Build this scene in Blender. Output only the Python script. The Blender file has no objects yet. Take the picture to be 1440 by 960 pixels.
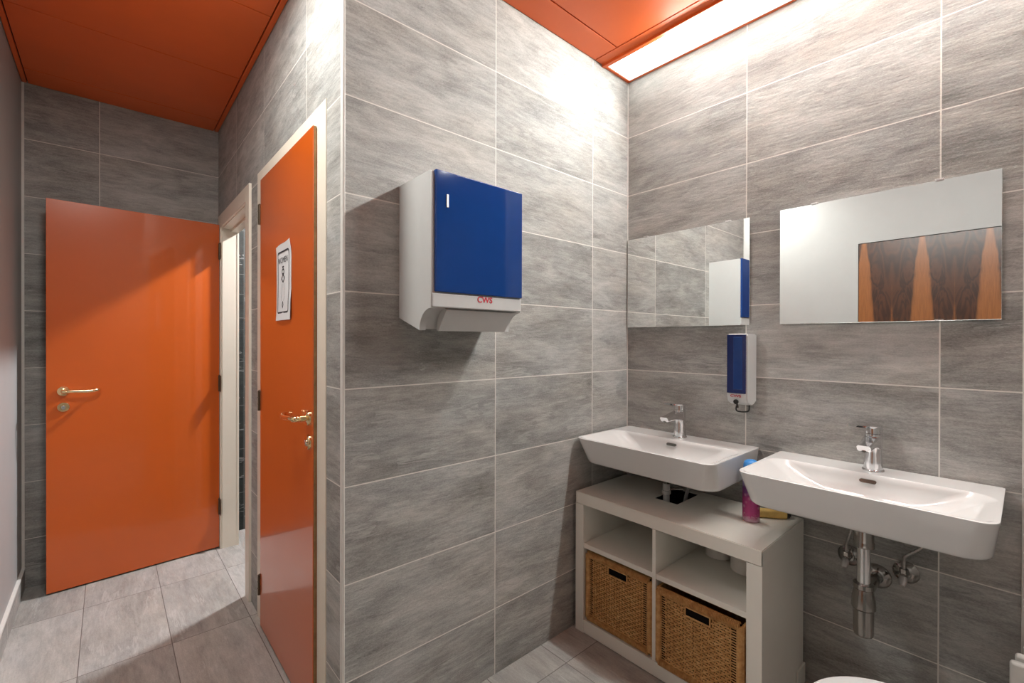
import bpy, bmesh, math, random
from mathutils import Vector, Matrix
random.seed(7)
PI = math.pi
SC = bpy.context.scene
COL = SC.collection

# ------------------------------------------------------------------ camera
CAM_H = 1.3095
yaw, pit, rol = (math.radians(a) for a in (41.5115, -0.173, 0.1286))
fw = Vector((math.sin(yaw)*math.cos(pit), math.cos(yaw)*math.cos(pit), math.sin(pit)))
rt = Vector((math.cos(yaw), -math.sin(yaw), 0)); up = rt.cross(fw)
r2 = rt*math.cos(rol) + up*math.sin(rol); u2 = up*math.cos(rol) - rt*math.sin(rol)
cam = bpy.data.cameras.new('camera'); camo = bpy.data.objects.new('camera', cam); COL.objects.link(camo)
cam.sensor_width = 36; cam.lens = 36*640.9/1440; cam.clip_start = .02
M = Matrix.Identity(4)
for i in range(3):
    M[i][0] = r2[i]; M[i][1] = u2[i]; M[i][2] = -fw[i]
M[2][3] = CAM_H
camo.matrix_world = M
SC.camera = camo

# ------------------------------------------------------------------ light and exposure
SC.view_settings.view_transform = 'Standard'; SC.view_settings.look = 'None'
SC.view_settings.gamma = 1; SC.view_settings.use_curve_mapping = False
SC.view_settings.exposure = 0.68
W = bpy.data.worlds.new('world'); SC.world = W; W.use_nodes = True
W.node_tree.nodes['Background'].inputs[0].default_value = (.9, .95, 1, 1)
W.node_tree.nodes['Background'].inputs[1].default_value = 0.3
STRIP = 2.2         # washroom strip light
STRIP_W = 29.0       # added tilted area light under the diffuser, brightens the room
HALL = 52.0           # round ceiling light further back
SIDE = 950.0          # lamp in the side room
WARM = (.98, 1.0, .965)

# ------------------------------------------------------------------ room numbers
XC, YA, XB, YD, XE, CZ = .5336, 1.3783, 2.0218, 3.479, -.3411, 2.65

# ------------------------------------------------------------------ node helpers
class NT:
    def __init__(s, name):
        s.m = bpy.data.materials.new(name); s.m.use_nodes = True; s.t = s.m.node_tree
        s.b = s.t.nodes['Principled BSDF']
    def n(s, typ, ins={}, **kw):
        nd = s.t.nodes.new(typ)
        for k, v in kw.items(): setattr(nd, k, v)
        for k, v in ins.items():
            if isinstance(v, bpy.types.NodeSocket): s.t.links.new(v, nd.inputs[k])
            else: nd.inputs[k].default_value = v
        return nd
    def m_(s, op, a, b=0.0, c=0.0, clamp=False):
        nd = s.n('ShaderNodeMath', {0: a, 1: b, 2: c}, operation=op); nd.use_clamp = clamp
        return nd.outputs[0]
    def noise(s, vec, scale=1, detail=6, rough=.6, dist=0.0):
        return s.n('ShaderNodeTexNoise', {'Vector': vec, 'Scale': scale, 'Detail': detail, 'Roughness': rough, 'Distortion': dist}).outputs[0]
    def ramp(s, f, stops):
        nd = s.n('ShaderNodeValToRGB', {0: f}); e = nd.color_ramp.elements
        while len(e) < len(stops): e.new(.5)
        for el, (p, c) in zip(e, stops):
            el.position = p; el.color = (*c, 1) if len(c) == 3 else c
        return nd.outputs[0]
    def mix(s, f, a, b, mode='MIX'):
        nd = s.n('ShaderNodeMix', data_type='RGBA', blend_type=mode)
        for i, v in ((0, f), (6, a), (7, b)):
            if isinstance(v, bpy.types.NodeSocket): s.t.links.new(v, nd.inputs[i])
            else: nd.inputs[i].default_value = v if i == 0 or len(v) == 4 else (*v, 1)
        return nd.outputs[2]
    def xyz(s, x=0.0, y=0.0, z=0.0): return s.n('ShaderNodeCombineXYZ', {0: x, 1: y, 2: z}).outputs[0]
    def set(s, **k):
        for a, v in k.items():
            a = a.replace('_', ' ')
            if isinstance(v, bpy.types.NodeSocket): s.t.links.new(v, s.b.inputs[a])
            else: s.b.inputs[a].default_value = v
        return s.m
    def bump(s, h, strength=.3, dist=.01):
        o = s.n('ShaderNodeBump', {'Height': h, 'Strength': strength, 'Distance': dist}).outputs[0]
        s.t.links.new(o, s.b.inputs['Normal'])

def C4(c): return (*c, 1)
def plain(name, col, rough=.5, metal=0.0, var=.04, scale=30, bump=0.0, coat=0.0, spec=.5):
    t = NT(name)
    co = t.n('ShaderNodeTexCoord').outputs['Object']
    f = t.noise(co, scale, 4)
    lo = tuple(c*(1-var) for c in col); hi = tuple(min(1, c*(1+var)) for c in col)
    t.set(Base_Color=t.ramp(f, [(.3, lo), (.7, hi)]), Roughness=rough, Metallic=metal, Coat_Weight=coat)
    t.b.inputs['Specular IOR Level'].default_value = spec
    t.b.inputs['Coat Roughness'].default_value = .06
    if bump: t.bump(f, bump, .002)
    return t.m

def stone(name, kind, u0x, u0y, w=.6, v0=.2578, h=.3, dark=(.145, .148, .143), light=(.585, .59, .575), grout=(.74, .71, .66), gw=.0019, rough=.52):
    """Slate-look tile; kind 'wall' picks x or y as the running direction from the face's normal, 'floor' lays them flat."""
    t = NT(name)
    sp = t.n('ShaderNodeSeparateXYZ', {0: t.n('ShaderNodeTexCoord').outputs['Object']}).outputs
    if kind == 'wall':
        nx = t.m_('ABSOLUTE', t.n('ShaderNodeSeparateXYZ', {0: t.n('ShaderNodeNewGeometry').outputs['True Normal']}).outputs[0])
        s = t.m_('GREATER_THAN', nx, .5)
        ux = t.m_('SUBTRACT', sp[0], u0x); uy = t.m_('SUBTRACT', sp[1], u0y)
        u = t.m_('ADD', t.m_('MULTIPLY', ux, t.m_('SUBTRACT', 1.0, s)), t.m_('MULTIPLY', uy, s))
        v = t.m_('SUBTRACT', sp[2], v0)
    else:
        s = 0.0
        u = t.m_('SUBTRACT', sp[1], u0y); v = t.m_('SUBTRACT', sp[0], u0x)
    iu = t.m_('DIVIDE', u, w); iv = t.m_('DIVIDE', v, h)
    fu, fv = t.m_('FLOOR', iu), t.m_('FLOOR', iv)
    ru = t.m_('SUBTRACT', iu, fu); rv = t.m_('SUBTRACT', iv, fv)
    eu = t.m_('MULTIPLY', t.m_('MINIMUM', ru, t.m_('SUBTRACT', 1.0, ru)), w)
    ev = t.m_('MULTIPLY', t.m_('MINIMUM', rv, t.m_('SUBTRACT', 1.0, rv)), h)
    ed = t.m_('MINIMUM', eu, ev)
    isg = t.m_('LESS_THAN', ed, gw)
    rnd = t.n('ShaderNodeTexWhiteNoise', {'Vector': t.xyz(fu, fv, s)}, noise_dimensions='3D')
    rs = t.n('ShaderNodeSeparateColor', {0: rnd.outputs['Color']}).outputs
    # shear the grain a little differently in each tile
    tilt = t.m_('MULTIPLY', t.m_('SUBTRACT', rs[1], .5), .07)
    vv = t.m_('ADD', v, t.m_('MULTIPLY', u, tilt))
    off = t.m_('MULTIPLY', rnd.outputs['Value'], 37.0)
    big = t.noise(t.xyz(t.m_('MULTIPLY', u, 2.2), t.m_('MULTIPLY', vv, 6.5), off), 1.8, 5, .62, .5)
    streak = t.noise(t.xyz(t.m_('MULTIPLY', u, 7.0), t.m_('MULTIPLY', vv, 42.0), off), 2.0, 9, .72, .35)
    fine = t.noise(t.xyz(t.m_('MULTIPLY', u, 70.0), t.m_('MULTIPLY', vv, 120.0), off), 2.2, 5, .72)
    val = t.m_('ADD', t.m_('MULTIPLY', big, .44), t.m_('ADD', t.m_('MULTIPLY', streak, .34), t.m_('MULTIPLY', fine, .30)))
    val = t.m_('ADD', val, t.m_('MULTIPLY', t.m_('SUBTRACT', rs[0], .5), .10))
    c = t.ramp(val, [(.36, dark), (.54, tuple((a+b)/2*.97 for a, b in zip(dark, light))), (.73, light)])
    # warm / cool drift
    hue = t.noise(t.xyz(t.m_('MULTIPLY', u, 1.5), t.m_('MULTIPLY', vv, 4.0), t.m_('ADD', off, 9.0)), 1.5, 3)
    c = t.mix(t.m_('MULTIPLY_ADD', hue, 2.2, -.6, clamp=True), c, t.mix(1.0, c, (1.04, .985, .93), 'MULTIPLY'))
    # pale crackled veins
    vn = t.noise(t.xyz(t.m_('MULTIPLY', u, 1.6), t.m_('MULTIPLY', vv, 15.0), t.m_('ADD', off, 3.0)), 1.2, 7, .6, .25)
    vein = t.m_('SUBTRACT', 1.0, t.m_('MULTIPLY', t.m_('ABSOLUTE', t.m_('SUBTRACT', vn, .5)), 34.0), clamp=True)
    gate = t.m_('GREATER_THAN', t.noise(t.xyz(t.m_('MULTIPLY', u, 3.0), t.m_('MULTIPLY', vv, 7.0), t.m_('ADD', off, 5.0)), 1.5, 3), .56)
    c = t.mix(t.m_('MULTIPLY', t.m_('MULTIPLY', vein, gate), .55), c, (.52, .51, .49))
    c = t.mix(isg, c, grout)
    hgt = t.m_('ADD', t.m_('MULTIPLY', t.m_('SUBTRACT', 1.0, isg), .6), t.m_('MULTIPLY', streak, .8))
    t.bump(hgt, .5, .004)
    t.b.inputs['Specular IOR Level'].default_value = .3
    return t.set(Base_Color=c, Roughness=t.m_('MULTIPLY_ADD', fine, .2, rough))

def rosewood():
    t = NT('rosewood veneer')
    sp = t.n('ShaderNodeSeparateXYZ', {0: t.n('ShaderNodeTexCoord').outputs['Object']}).outputs
    y, z = sp[1], sp[2]
    a = t.m_('DIVIDE', t.m_('SUBTRACT', y, .386), .336)
    a = t.m_('SUBTRACT', a, t.m_('ROUND', a))
    a = t.m_('MULTIPLY', t.m_('ABSOLUTE', a), .336)                     # 0 .. .168 mirrored leaf
    n1 = t.noise(t.xyz(t.m_('MULTIPLY', a, 14.0), t.m_('MULTIPLY', z, 2.2), 0.0), 1.0, 4, .6, .5)
    wob = t.m_('MULTIPLY', t.m_('SUBTRACT', n1, .5), .05)
    aw = t.m_('ADD', a, wob)
    wide = t.m_('MULTIPLY_ADD', t.m_('SUBTRACT', 2.06, z), .085, .020)
    f1 = t.m_('SUBTRACT', 1.0, t.m_('DIVIDE', aw, wide), clamp=True)
    f1 = t.m_('MULTIPLY', f1, 4.0, clamp=True)
    b = t.m_('SUBTRACT', .168, aw)
    wide2 = t.m_('MULTIPLY_ADD', t.m_('SUBTRACT', 1.9, z), .035, .002)
    f2 = t.m_('MULTIPLY', t.m_('SUBTRACT', wide2, b), 90.0, clamp=True)
    grain = t.noise(t.xyz(t.m_('MULTIPLY', aw, 160.0), t.m_('MULTIPLY', z, 6.0), 0.0), 1.0, 6, .6, .8)
    rings = t.m_('SINE', t.m_('MULTIPLY', t.noise(t.xyz(t.m_('MULTIPLY', a, 9.0), t.m_('MULTIPLY', z, 2.4), 4.0), 1.0, 3, .5, 1.0), 55.0))
    dk = t.mix(t.m_('MULTIPLY_ADD', rings, .25, .3, clamp=True), (.035, .014, .008), (.13, .045, .018))
    lt = t.mix(grain, (.42, .16, .045), (.20, .065, .018))
    f = t.m_('MAXIMUM', f1, t.m_('MULTIPLY', f2, .8))
    c = t.mix(f, dk, lt)
    c = t.mix(t.m_('MULTIPLY', grain, .35), c, (.03, .012, .007))
    return t.set(Base_Color=c, Roughness=.3)

def rattan():
    t = NT('rattan')
    co = t.n('ShaderNodeTexCoord').outputs['Object']
    n = t.noise(co, 45, 5, .7)
    m = t.noise(co, 9, 3)
    c = t.ramp(n, [(.25, (.32, .14, .04)), (.5, (.62, .34, .12)), (.75, (.85, .56, .26))])
    c = t.mix(t.m_('MULTIPLY', m, .5), c, (.42, .19, .055))
    t.bump(n, .3, .002)
    return t.set(Base_Color=c, Roughness=.5)

MT = {}
MT['tileA'] = stone('slate wall tile', 'wall', .5336, .522)
MT['tileB'] = stone('slate wall tile washbasins', 'wall', .5336, .1876, w=.601)
MT['tileD'] = stone('slate wall tile hall end', 'wall', -.038, .522)
MT['floor'] = stone('slate floor tile', 'floor', .205, 1.235, w=.6, h=.2965, v0=0, dark=(.22, .22, .21), light=(.54, .535, .515), rough=.35, grout=(.13, .115, .105), gw=.0015)
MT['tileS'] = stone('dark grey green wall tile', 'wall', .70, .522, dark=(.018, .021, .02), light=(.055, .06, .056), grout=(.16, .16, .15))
MT['plaster'] = plain('white plaster', (.42, .425, .42), .55, bump=.05, var=.02, scale=8)
MT['door'] = plain('orange door paint', (.66, .118, .012), .28, var=.03, scale=3, coat=.7)
MT['ceil'] = plain('orange ceiling panel', (.78, .132, .022), .42, var=.06, scale=2)
MT['gap'] = plain('shadow gap', (.05, .012, .006), .8)
MT['frame'] = plain('cream frame paint', (.86, .78, .66), .4, var=.03, scale=6)
MT['edge'] = plain('raw door edge', (.36, .21, .09), .6, var=.25, scale=40)
MT['hinge'] = plain('dark bronze hinge', (.12, .09, .06), .35, metal=.8)
MT['brass'] = plain('polished brass', (.88, .66, .36), .16, metal=1.0, var=.02)
MT['chrome'] = plain('chrome', (.78, .78, .79), .10, metal=1.0, var=.01)
MT['dullchrome'] = plain('dull chrome', (.36, .34, .32), .16, metal=1.0, var=.05)
MT['trim'] = plain('white trim', (.72, .70, .66), .4)
MT['ceramic'] = plain('white ceramic', (.74, .735, .725), .12, var=.005, coat=.5)
MT['cab'] = plain('white lacquered board', (.85, .825, .755), .32, var=.02, scale=4)
MT['plastic'] = plain('white plastic', (.58, .58, .57), .35, var=.01)
MT['blue'] = plain('glossy blue plastic', (.008, .047, .21), .06, var=.03, coat=0.0)
MT['bluedeep'] = plain('dark blue plastic', (.006, .02, .12), .12, coat=.6)
MT['red'] = plain('red print', (.55, .02, .04), .5)
MT['black'] = plain('black plastic', (.012, .011, .01), .35)
MT['dark'] = plain('dark painted shade', (.010, .008, .008), 1.0, spec=0.0)  # near-black colour standing in for shade inside holes
MT['paper'] = plain('white paper', (.82, .82, .83), .7, var=.01)
MT['ink'] = plain('black ink', (.03, .03, .04), .7)
MT['roll'] = plain('tissue paper', (.85, .83, .80), .9, var=.03, bump=.2)
MT['skyblue'] = plain('sky blue cap', (.05, .28, .72), .25)
MT['yellow'] = plain('yellow cloth', (.80, .54, .17), .8, var=.12, scale=25, bump=.2)
MT['silver'] = plain('silver insert', (.6, .58, .57), .3, metal=.6)
MT['rose'] = rosewood()
MT['rattan'] = rattan()
MT['steel'] = plain('braided steel hose', (.45, .43, .41), .3, metal=.9, var=.3, scale=300)
def mirror_mat():
    t = NT('mirror'); return t.set(Base_Color=(.90, .91, .90, 1), Metallic=1.0, Roughness=0.0)
MT['mirror'] = mirror_mat()
def emis(name, col, s):
    t = NT(name); n = t.noise(t.n('ShaderNodeTexCoord').outputs['Object'], 200, 2)
    t.set(Base_Color=(.9, .9, .9, 1), Emission_Color=t.ramp(n, [(.3, tuple(c*.98 for c in col)), (.7, col)]), Emission_Strength=s)
    return t.m
MT['lamp'] = emis('strip diffuser', WARM, STRIP)
MT['lamp2'] = emis('hall lamp diffuser', (.985, 1.0, .955), HALL)
MT['lamp3'] = emis('side lamp diffuser', (.95, .97, 1.0), SIDE)
def can_mat():
    t = NT('purple floral can print')
    co = t.n('ShaderNodeTexCoord').outputs['Object']
    z = t.n('ShaderNodeSeparateXYZ', {0: co}).outputs[2]
    v = t.n('ShaderNodeTexVoronoi', {'Vector': co, 'Scale': 48.0}).outputs['Distance']
    n = t.noise(co, 60, 3)
    base = t.ramp(t.m_('ADD', t.m_('DIVIDE', z, .18), t.m_('MULTIPLY', t.m_('SUBTRACT', n, .5), .35)),
                  [(.07, (.60, .38, .46)), (.16, (.46, .05, .20)), (.5, (.38, .05, .20)), (.66, (.16, .05, .20)), (.85, (.30, .26, .42))])
    c = t.mix(t.ramp(v, [(.05, (.75, .75, .75)), (.38, (0, 0, 0))]), base, (.62, .32, .50))
    return t.set(Base_Color=c, Roughness=.25, Metallic=.3)
MT['can'] = can_mat()

# ------------------------------------------------------------------ mesh helpers
ORG = {}
def finish(name, bm, mat, parent=None, label=None, smooth=None, loc=None):
    """Vertices arrive in room coordinates; the object keeps its own origin."""
    o0 = Vector(ORG[parent.name]) if parent else Vector(loc or (0, 0, 0))
    if o0.length: bmesh.ops.translate(bm, verts=bm.verts, vec=-o0)
    bmesh.ops.recalc_face_normals(bm, faces=bm.faces)
    me = bpy.data.meshes.new(name); bm.to_mesh(me); bm.free()
    for m in (mat if isinstance(mat, (list, tuple)) else [mat]): me.materials.append(m)
    if smooth is not None:
        me.shade_smooth() if hasattr(me, 'shade_smooth') else None
        me.set_sharp_from_angle(angle=math.radians(smooth))
    o = bpy.data.objects.new(name, me); COL.objects.link(o)
    if smooth is not None:
        wn = o.modifiers.new('weighted normals', 'WEIGHTED_NORMAL'); wn.keep_sharp = True; wn.weight = 80
    if parent: o.parent = parent
    else: o.location = o0
    ORG[o.name] = tuple(o0)
    if label: o['label'] = label
    return o
def thing(name, loc, label, cat, group=None, kind=None):
    o = bpy.data.objects.new(name, None); COL.objects.link(o); o.location = loc; o.empty_display_size = .05
    ORG[o.name] = tuple(loc); return tag(o, label, cat, group, kind)
def tag(o, label=None, cat=None, group=None, kind=None):
    if label: o['label'] = label
    if cat: o['category'] = cat
    if group: o['group'] = group
    if kind: o['kind'] = kind
    return o
def struct(name, bm, mat, label=None, **k):
    return tag(finish(name, bm, mat, **k), label, None, None, 'structure')
def box(bm, x0, x1, y0, y1, z0, z1, bev=0.0, seg=2, mi=0):
    vs = [bm.verts.new((x, y, z)) for x in (x0, x1) for y in (y0, y1) for z in (z0, z1)]
    fs = [bm.faces.new([vs[i] for i in q]) for q in ((0, 1, 3, 2), (4, 6, 7, 5), (0, 4, 5, 1), (2, 3, 7, 6), (0, 2, 6, 4), (1, 5, 7, 3))]
    for f in fs: f.material_index = mi
    if bev:
        es = list({e for f in fs for e in f.edges})
        r = bmesh.ops.bevel(bm, geom=es, offset=bev, segments=seg, affect='EDGES', profile=.5)
        for f in r['faces']: f.material_index = mi
    return bm
def BM(): return bmesh.new()
def bx(*a, **k): return box(BM(), *a, **k)
def frame_axes(d):
    d = d.normalized(); a = Vector((0, 0, 1)) if abs(d.z) < .9 else Vector((1, 0, 0))
    u = d.cross(a).normalized(); return u, d.cross(u).normalized()
def tube(bm, pts, r, seg=16, caps=True):
    pts = [Vector(p) for p in pts]; rs = r if isinstance(r, (list, tuple)) else [r]*len(pts)
    rings = []; u = None
    for i, p in enumerate(pts):
        d = (pts[min(i+1, len(pts)-1)]-pts[max(i-1, 0)]).normalized()
        if u is None: u, v = frame_axes(d)
        else:
            u = (u-d*u.dot(d)).normalized(); v = d.cross(u)
        rings.append([bm.verts.new(p+(u*math.cos(2*PI*k/seg)+v*math.sin(2*PI*k/seg))*rs[i]) for k in range(seg)])
    for a, b in zip(rings, rings[1:]):
        for k in range(seg): bm.faces.new((a[k], a[(k+1) % seg], b[(k+1) % seg], b[k]))
    if caps: bm.faces.new(rings[0]); bm.faces.new(rings[-1])
    return bm
def lathe(bm, o, d, prof, seg=32):
    """prof: list of (distance along d, radius)."""
    o = Vector(o); d = Vector(d).normalized(); u, v = frame_axes(d); rings = []
    for t, r in prof:
        rings.append([bm.verts.new(o+d*t+(u*math.cos(2*PI*k/seg)+v*math.sin(2*PI*k/seg))*max(r, 1e-5)) for k in range(seg)])
    for a, b in zip(rings, rings[1:]):
        for k in range(seg): bm.faces.new((a[k], a[(k+1) % seg], b[(k+1) % seg], b[k]))
    bm.faces.new(rings[0]); bm.faces.new(rings[-1])
    return bm
def loft(bm, rings, cap0=True, cap1=True):
    R = [[bm.verts.new(p) for p in r] for r in rings]; n = len(R[0])
    for a, b in zip(R, R[1:]):
        for k in range(n): bm.faces.new((a[k], a[(k+1) % n], b[(k+1) % n], b[k]))
    if cap0: bm.faces.new(R[0])
    if cap1: bm.faces.new(R[-1])
    return bm
def prism(bm, prof, axis, a, b):
    """prof: 2-D outline in the two other axes (in x,y,z order), swept along axis from a to b."""
    def P(p, t):
        q = list(p); q.insert(axis, t); return q
    return loft(bm, [[P(p, a) for p in prof], [P(p, b) for p in prof]])
def arc(cx, cy, r, a0, a1, n=8): return [(cx+r*math.cos(math.radians(a0+(a1-a0)*i/n)), cy+r*math.sin(math.radians(a0+(a1-a0)*i/n))) for i in range(n+1)]
def catmull(pts, n=8):
    P = [Vector(p) for p in pts]; P = [P[0]*2-P[1]]+P+[P[-1]*2-P[-2]]; out = []
    for i in range(1, len(P)-2):
        for k in range(n):
            t = k/n
            out.append(.5*((2*P[i])+(P[i+1]-P[i-1])*t+(2*P[i-1]-5*P[i]+4*P[i+1]-P[i+2])*t*t+(3*P[i]-P[i-1]-3*P[i+1]+P[i+2])*t**3))
    return out+[P[-2]]
def text_bm(s, size, origin, right, upv, depth=.0006, squeeze=1.0, off=.02):
    """Lettering as mesh, standing at origin (centre), running along right."""
    c = bpy.data.curves.new('lettering', 'FONT'); c.body = s; c.size = size; c.align_x = 'CENTER'; c.align_y = 'CENTER'; c.extrude = depth; c.offset = size*off
    o = bpy.data.objects.new('lettering', c); COL.objects.link(o)
    bpy.context.view_layer.update()
    me = bpy.data.meshes.new_from_object(o.evaluated_get(bpy.context.evaluated_depsgraph_get()))
    bpy.data.objects.remove(o); bpy.data.curves.remove(c)
    bm = BM(); bm.from_mesh(me); bpy.data.meshes.remove(me)
    R = Vector(right); U = Vector(upv); N = R.cross(U); o3 = Vector(origin)
    for v in bm.verts: v.co = o3+R*v.co.x*squeeze+U*v.co.y+N*v.co.z
    return bm

# ================================================================== THE SETTING
struct('floor', bx(XE-.1, 3.4, -1.3, 3.72, -.08, 0), MT['floor'], 'grey slate-look tiled floor in long narrow tiles')
WT = .08
struct('wall_back', bx(XC+WT, XB+.1, YA, YA+.1, 0, CZ+.05), MT['tileA'], 'grey tiled wall carrying the big towel dispenser')
b = BM()                                                    # hall wall with the two door openings
X1 = XC+WT; D2 = (1.585, 2.342, 2.045); D1 = (2.63, 3.357, 2.03)
box(b, XC, X1, YA, D2[0], 0, CZ+.05); box(b, XC, X1, D2[0], D2[1], D2[2], CZ+.05)
box(b, XC, X1, D2[1], D1[0], 0, CZ+.05); box(b, XC, X1, D1[0], D1[1], D1[2], CZ+.05); box(b, XC, X1, D1[1], YD+.2, 0, CZ+.05)
struct('wall_hall_right', b, MT['tileA'], 'grey tiled wall with two door openings')
struct('wall_right', bx(XB, XB+.1, .008, YA+.1, 0, CZ+.05), MT['tileB'], 'grey tiled wall behind the washbasins and mirrors')
struct('wall_hall_end', bx(XE-.1, XC, YD, YD+.1, 0, CZ+.05), MT['tileD'], 'dark grey tiled wall at the end of the hall')
DR = (.035, .872, 2.063)
b = BM()
box(b, XE-.1, XE, -1.3, DR[0], 0, CZ+.05); box(b, XE-.1, XE, DR[0], DR[1], DR[2], CZ+.05); box(b, XE-.1, XE, DR[1], YD+.1, 0, CZ+.05)
struct('wall_left', b, MT['plaster'], 'smooth white plastered wall')
struct('wall_rear', bx(XE-.1, 3.4, -1.3, -1.2, 0, CZ+.05), MT['tileA'], 'grey tiled wall behind the viewer')
struct('wall_alcove_back', bx(XB+.1, 3.4, .008, .108, 0, CZ+.05), MT['tileA'], 'tiled wall of the alcove')
struct('wall_alcove_right', bx(3.3, 3.4, -1.3, .112, 0, CZ+.05), MT['tileA'], 'tiled end wall of the alcove')
# side room behind the open door
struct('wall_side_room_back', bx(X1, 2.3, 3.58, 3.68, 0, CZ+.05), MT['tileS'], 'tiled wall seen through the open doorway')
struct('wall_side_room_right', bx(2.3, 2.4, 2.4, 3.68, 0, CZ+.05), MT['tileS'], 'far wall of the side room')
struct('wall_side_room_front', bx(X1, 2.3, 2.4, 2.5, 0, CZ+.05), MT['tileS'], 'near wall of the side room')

# ceiling: metal panels on a dark slab
b = BM()
box(b, XE-.1, 3.4, -1.3, 3.72, CZ+.012, CZ+.06, mi=1)
g = .0025
def pan(x0, x1, y0, y1, dz=0): box(b, x0+g, x1-g, y0+g, y1-g, CZ-dz, CZ+.014, bev=.0012, seg=1)
pan(XE, -.318, -1.2, YD); pan(.508, XC, YA, YD)                                      # hall border strips
pan(-.318, .508, 3.290, YD)
ys = [3.290, 2.69, 2.09, 1.49, .89, .29, -.31, -.9, -1.2]
for a, c in zip(ys, ys[1:]): pan(-.318, .508, c, a)
pan(XC, 1.745, 1.25, YA); None
pan(.508, XC, 1.25, YA)
for a, c in zip([1.25, .65, .05, -.55, -1.2], [.65, .05, -.55, -1.2]): pan(.508, 1.745, c, a)
pan(1.745, 1.818, -1.2, YA); pan(2.022, 3.3, -1.2, .012)
pan(XC+WT, 2.3, 2.5, 3.58)
pan(1.818, 2.022, -1.2, -.64)
box(b, 1.800, 1.822, -.645, YA-.001, CZ-.010, CZ+.01, bev=.002)                         # lip round the light slot
box(b, 2.008, XB-.001, -.645, YA-.001, CZ-.007, CZ+.01, bev=.002)
box(b, 1.822, 2.008, YA-.016, YA-.001, CZ-.007, CZ+.01, bev=.002)
box(b, 1.822, 2.008, -.645, -.630, CZ-.007, CZ+.01, bev=.002)
struct('ceiling', b, [MT['ceil'], MT['gap']], 'orange-red metal panel ceiling', smooth=30)

# thin trims
struct('trim_1', prism(BM(), [(XC-.001, YA+.016), (XC-.003, YA+.014), (XC-.004, YA+.004), (XC-.002, YA-.002), (XC+.003, YA-.004), (XC+.005, YA-.003), (XC+.005, YA+.002), (XC+.002, YA+.016)], 2, 0, CZ), MT['trim'], 'white tile trim on the outer wall corner', smooth=40)
struct('trim_2', bx(XB-.003, XB+.008, -.004, .008, 0, CZ, bev=.001), MT['trim'], 'white tile trim at the end of the washbasin wall')
struct('trim_3', bx(XE+.0005, XE+.011, YD-.004, YD-.0005, .11, CZ), MT['trim'], 'pale sealant line in the hall corner')
struct('trim_4', bx(XB-.0045, XB-.0003, YA-.003, YA-.0003, 0, CZ-.012), MT['trim'], 'thin white sealant line in the corner beside the washbasins')
b = BM(); box(b, XE, XE+.012, DR[1]+.03, YD-.001, 0, .102); box(b, XE, XE+.014, DR[1]+.03, YD-.001, .102, .112, mi=1); box(b, XE, XE+.012, -1.2, DR[0]-.03, 0, .102)
struct('baseboard_left', b, [MT['tileD'], MT['trim']], 'dark grey tile baseboard with pale top edge')

# ------------------------------------------------------------------ doors
def door_frame(root, y0, y1, zt, aw, ah, stop=True, p=.012, far=None):
    """Architrave round an opening y0..y1 in the hall wall, with its lining."""
    b = BM()
    far = far or aw
    box(b, XC-p, XC+.012, y0-aw, y0+.012, 0, zt+ah, bev=.002); box(b, XC-p, XC+.012, y1-.012, min(y1+far, YD-.01), 0, zt+ah, bev=.002)
    box(b, XC-p, XC+.012, y0+.012, y1-.012, zt-.012, zt+ah, bev=.002)
    box(b, XC, X1+.01, y0, y0+.018, 0, zt); box(b, XC, X1+.01, y1-.018, y1, 0, zt); box(b, XC, X1+.01, y0+.018, y1-.018, zt-.018, zt)
    if stop:                                                # rebate
        box(b, XC+.045, X1+.01, y0+.018, y0+.034, 0, zt-.018, bev=.002); box(b, X1+.0, X1+.01, y1-.020, y1-.0175, 0, zt-.018)
        box(b, XC+.045, X1+.01, y0+.034, y1-.018, zt-.034, zt-.018, bev=.002)
    return finish('door_frame', b, MT['frame'], root, 'cream painted frame')
def handle_set(root, P, R, N, lock=True):
    """Brass lever on a round rose, and the lock rose under it. P rose centre on the leaf, R lever direction, N outward."""
    P, R, N = Vector(P), Vector(R), Vector(N); Zv = Vector((0, 0, 1))
    h = lathe(BM(), P, N, [(0, .026), (.004, .026), (.008, .024), (.010, .016), (.012, .0115), (.030, .0105)], 32)
    pts = catmull([P+N*.026, P+N*.044, P+N*.052+R*.014, P+N*.054+R*.04, P+N*.055+R*.09-Zv*.003, P+N*.052+R*.118, P+N*.036+R*.134, P+N*.018+R*.137], 6)
    n = len(pts); rs = [.010 if i < n*.25 else .0095-.0015*abs(math.sin(i/n*PI*1.5)) for i in range(n)]
    tube(h, pts, rs, 14)
    finish('door_handle', h, MT['brass'], root, 'brass lever handle on round rose', smooth=40)
    Q = P-Zv*.083
    k = lathe(BM(), Q, N, [(0, .026), (.004, .026), (.008, .023), (.009, .0135), (.009, .013)], 32)
    kk = finish('lock_rose', k, MT['brass'], root, 'round brass lock rose', smooth=40)
    c = lathe(BM(), Q+N*.008, N, [(0, .0085), (.006, .0085), (.007, .007)], 20); 
    lathe(c, Q+N*.006-Zv*.009, N, [(0, .005), (.006, .005)], 16)
    finish('lock_cylinder', c, MT['chrome'], kk, smooth=40)
def hinge_bm(x, y, z, h=.095, r=.007):
    b = tube(BM(), [(x, y, z-h/2), (x, y, z+h/2)], r, 14)
    for q in (-h/6, h/6): tube(b, [(x, y, z+q-.001), (x, y, z+q+.001)], r*1.15, 14)
    tube(b, [(x, y, z+h/2), (x, y, z+h/2+.004)], [r*.8, r*.4], 12); return b

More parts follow.
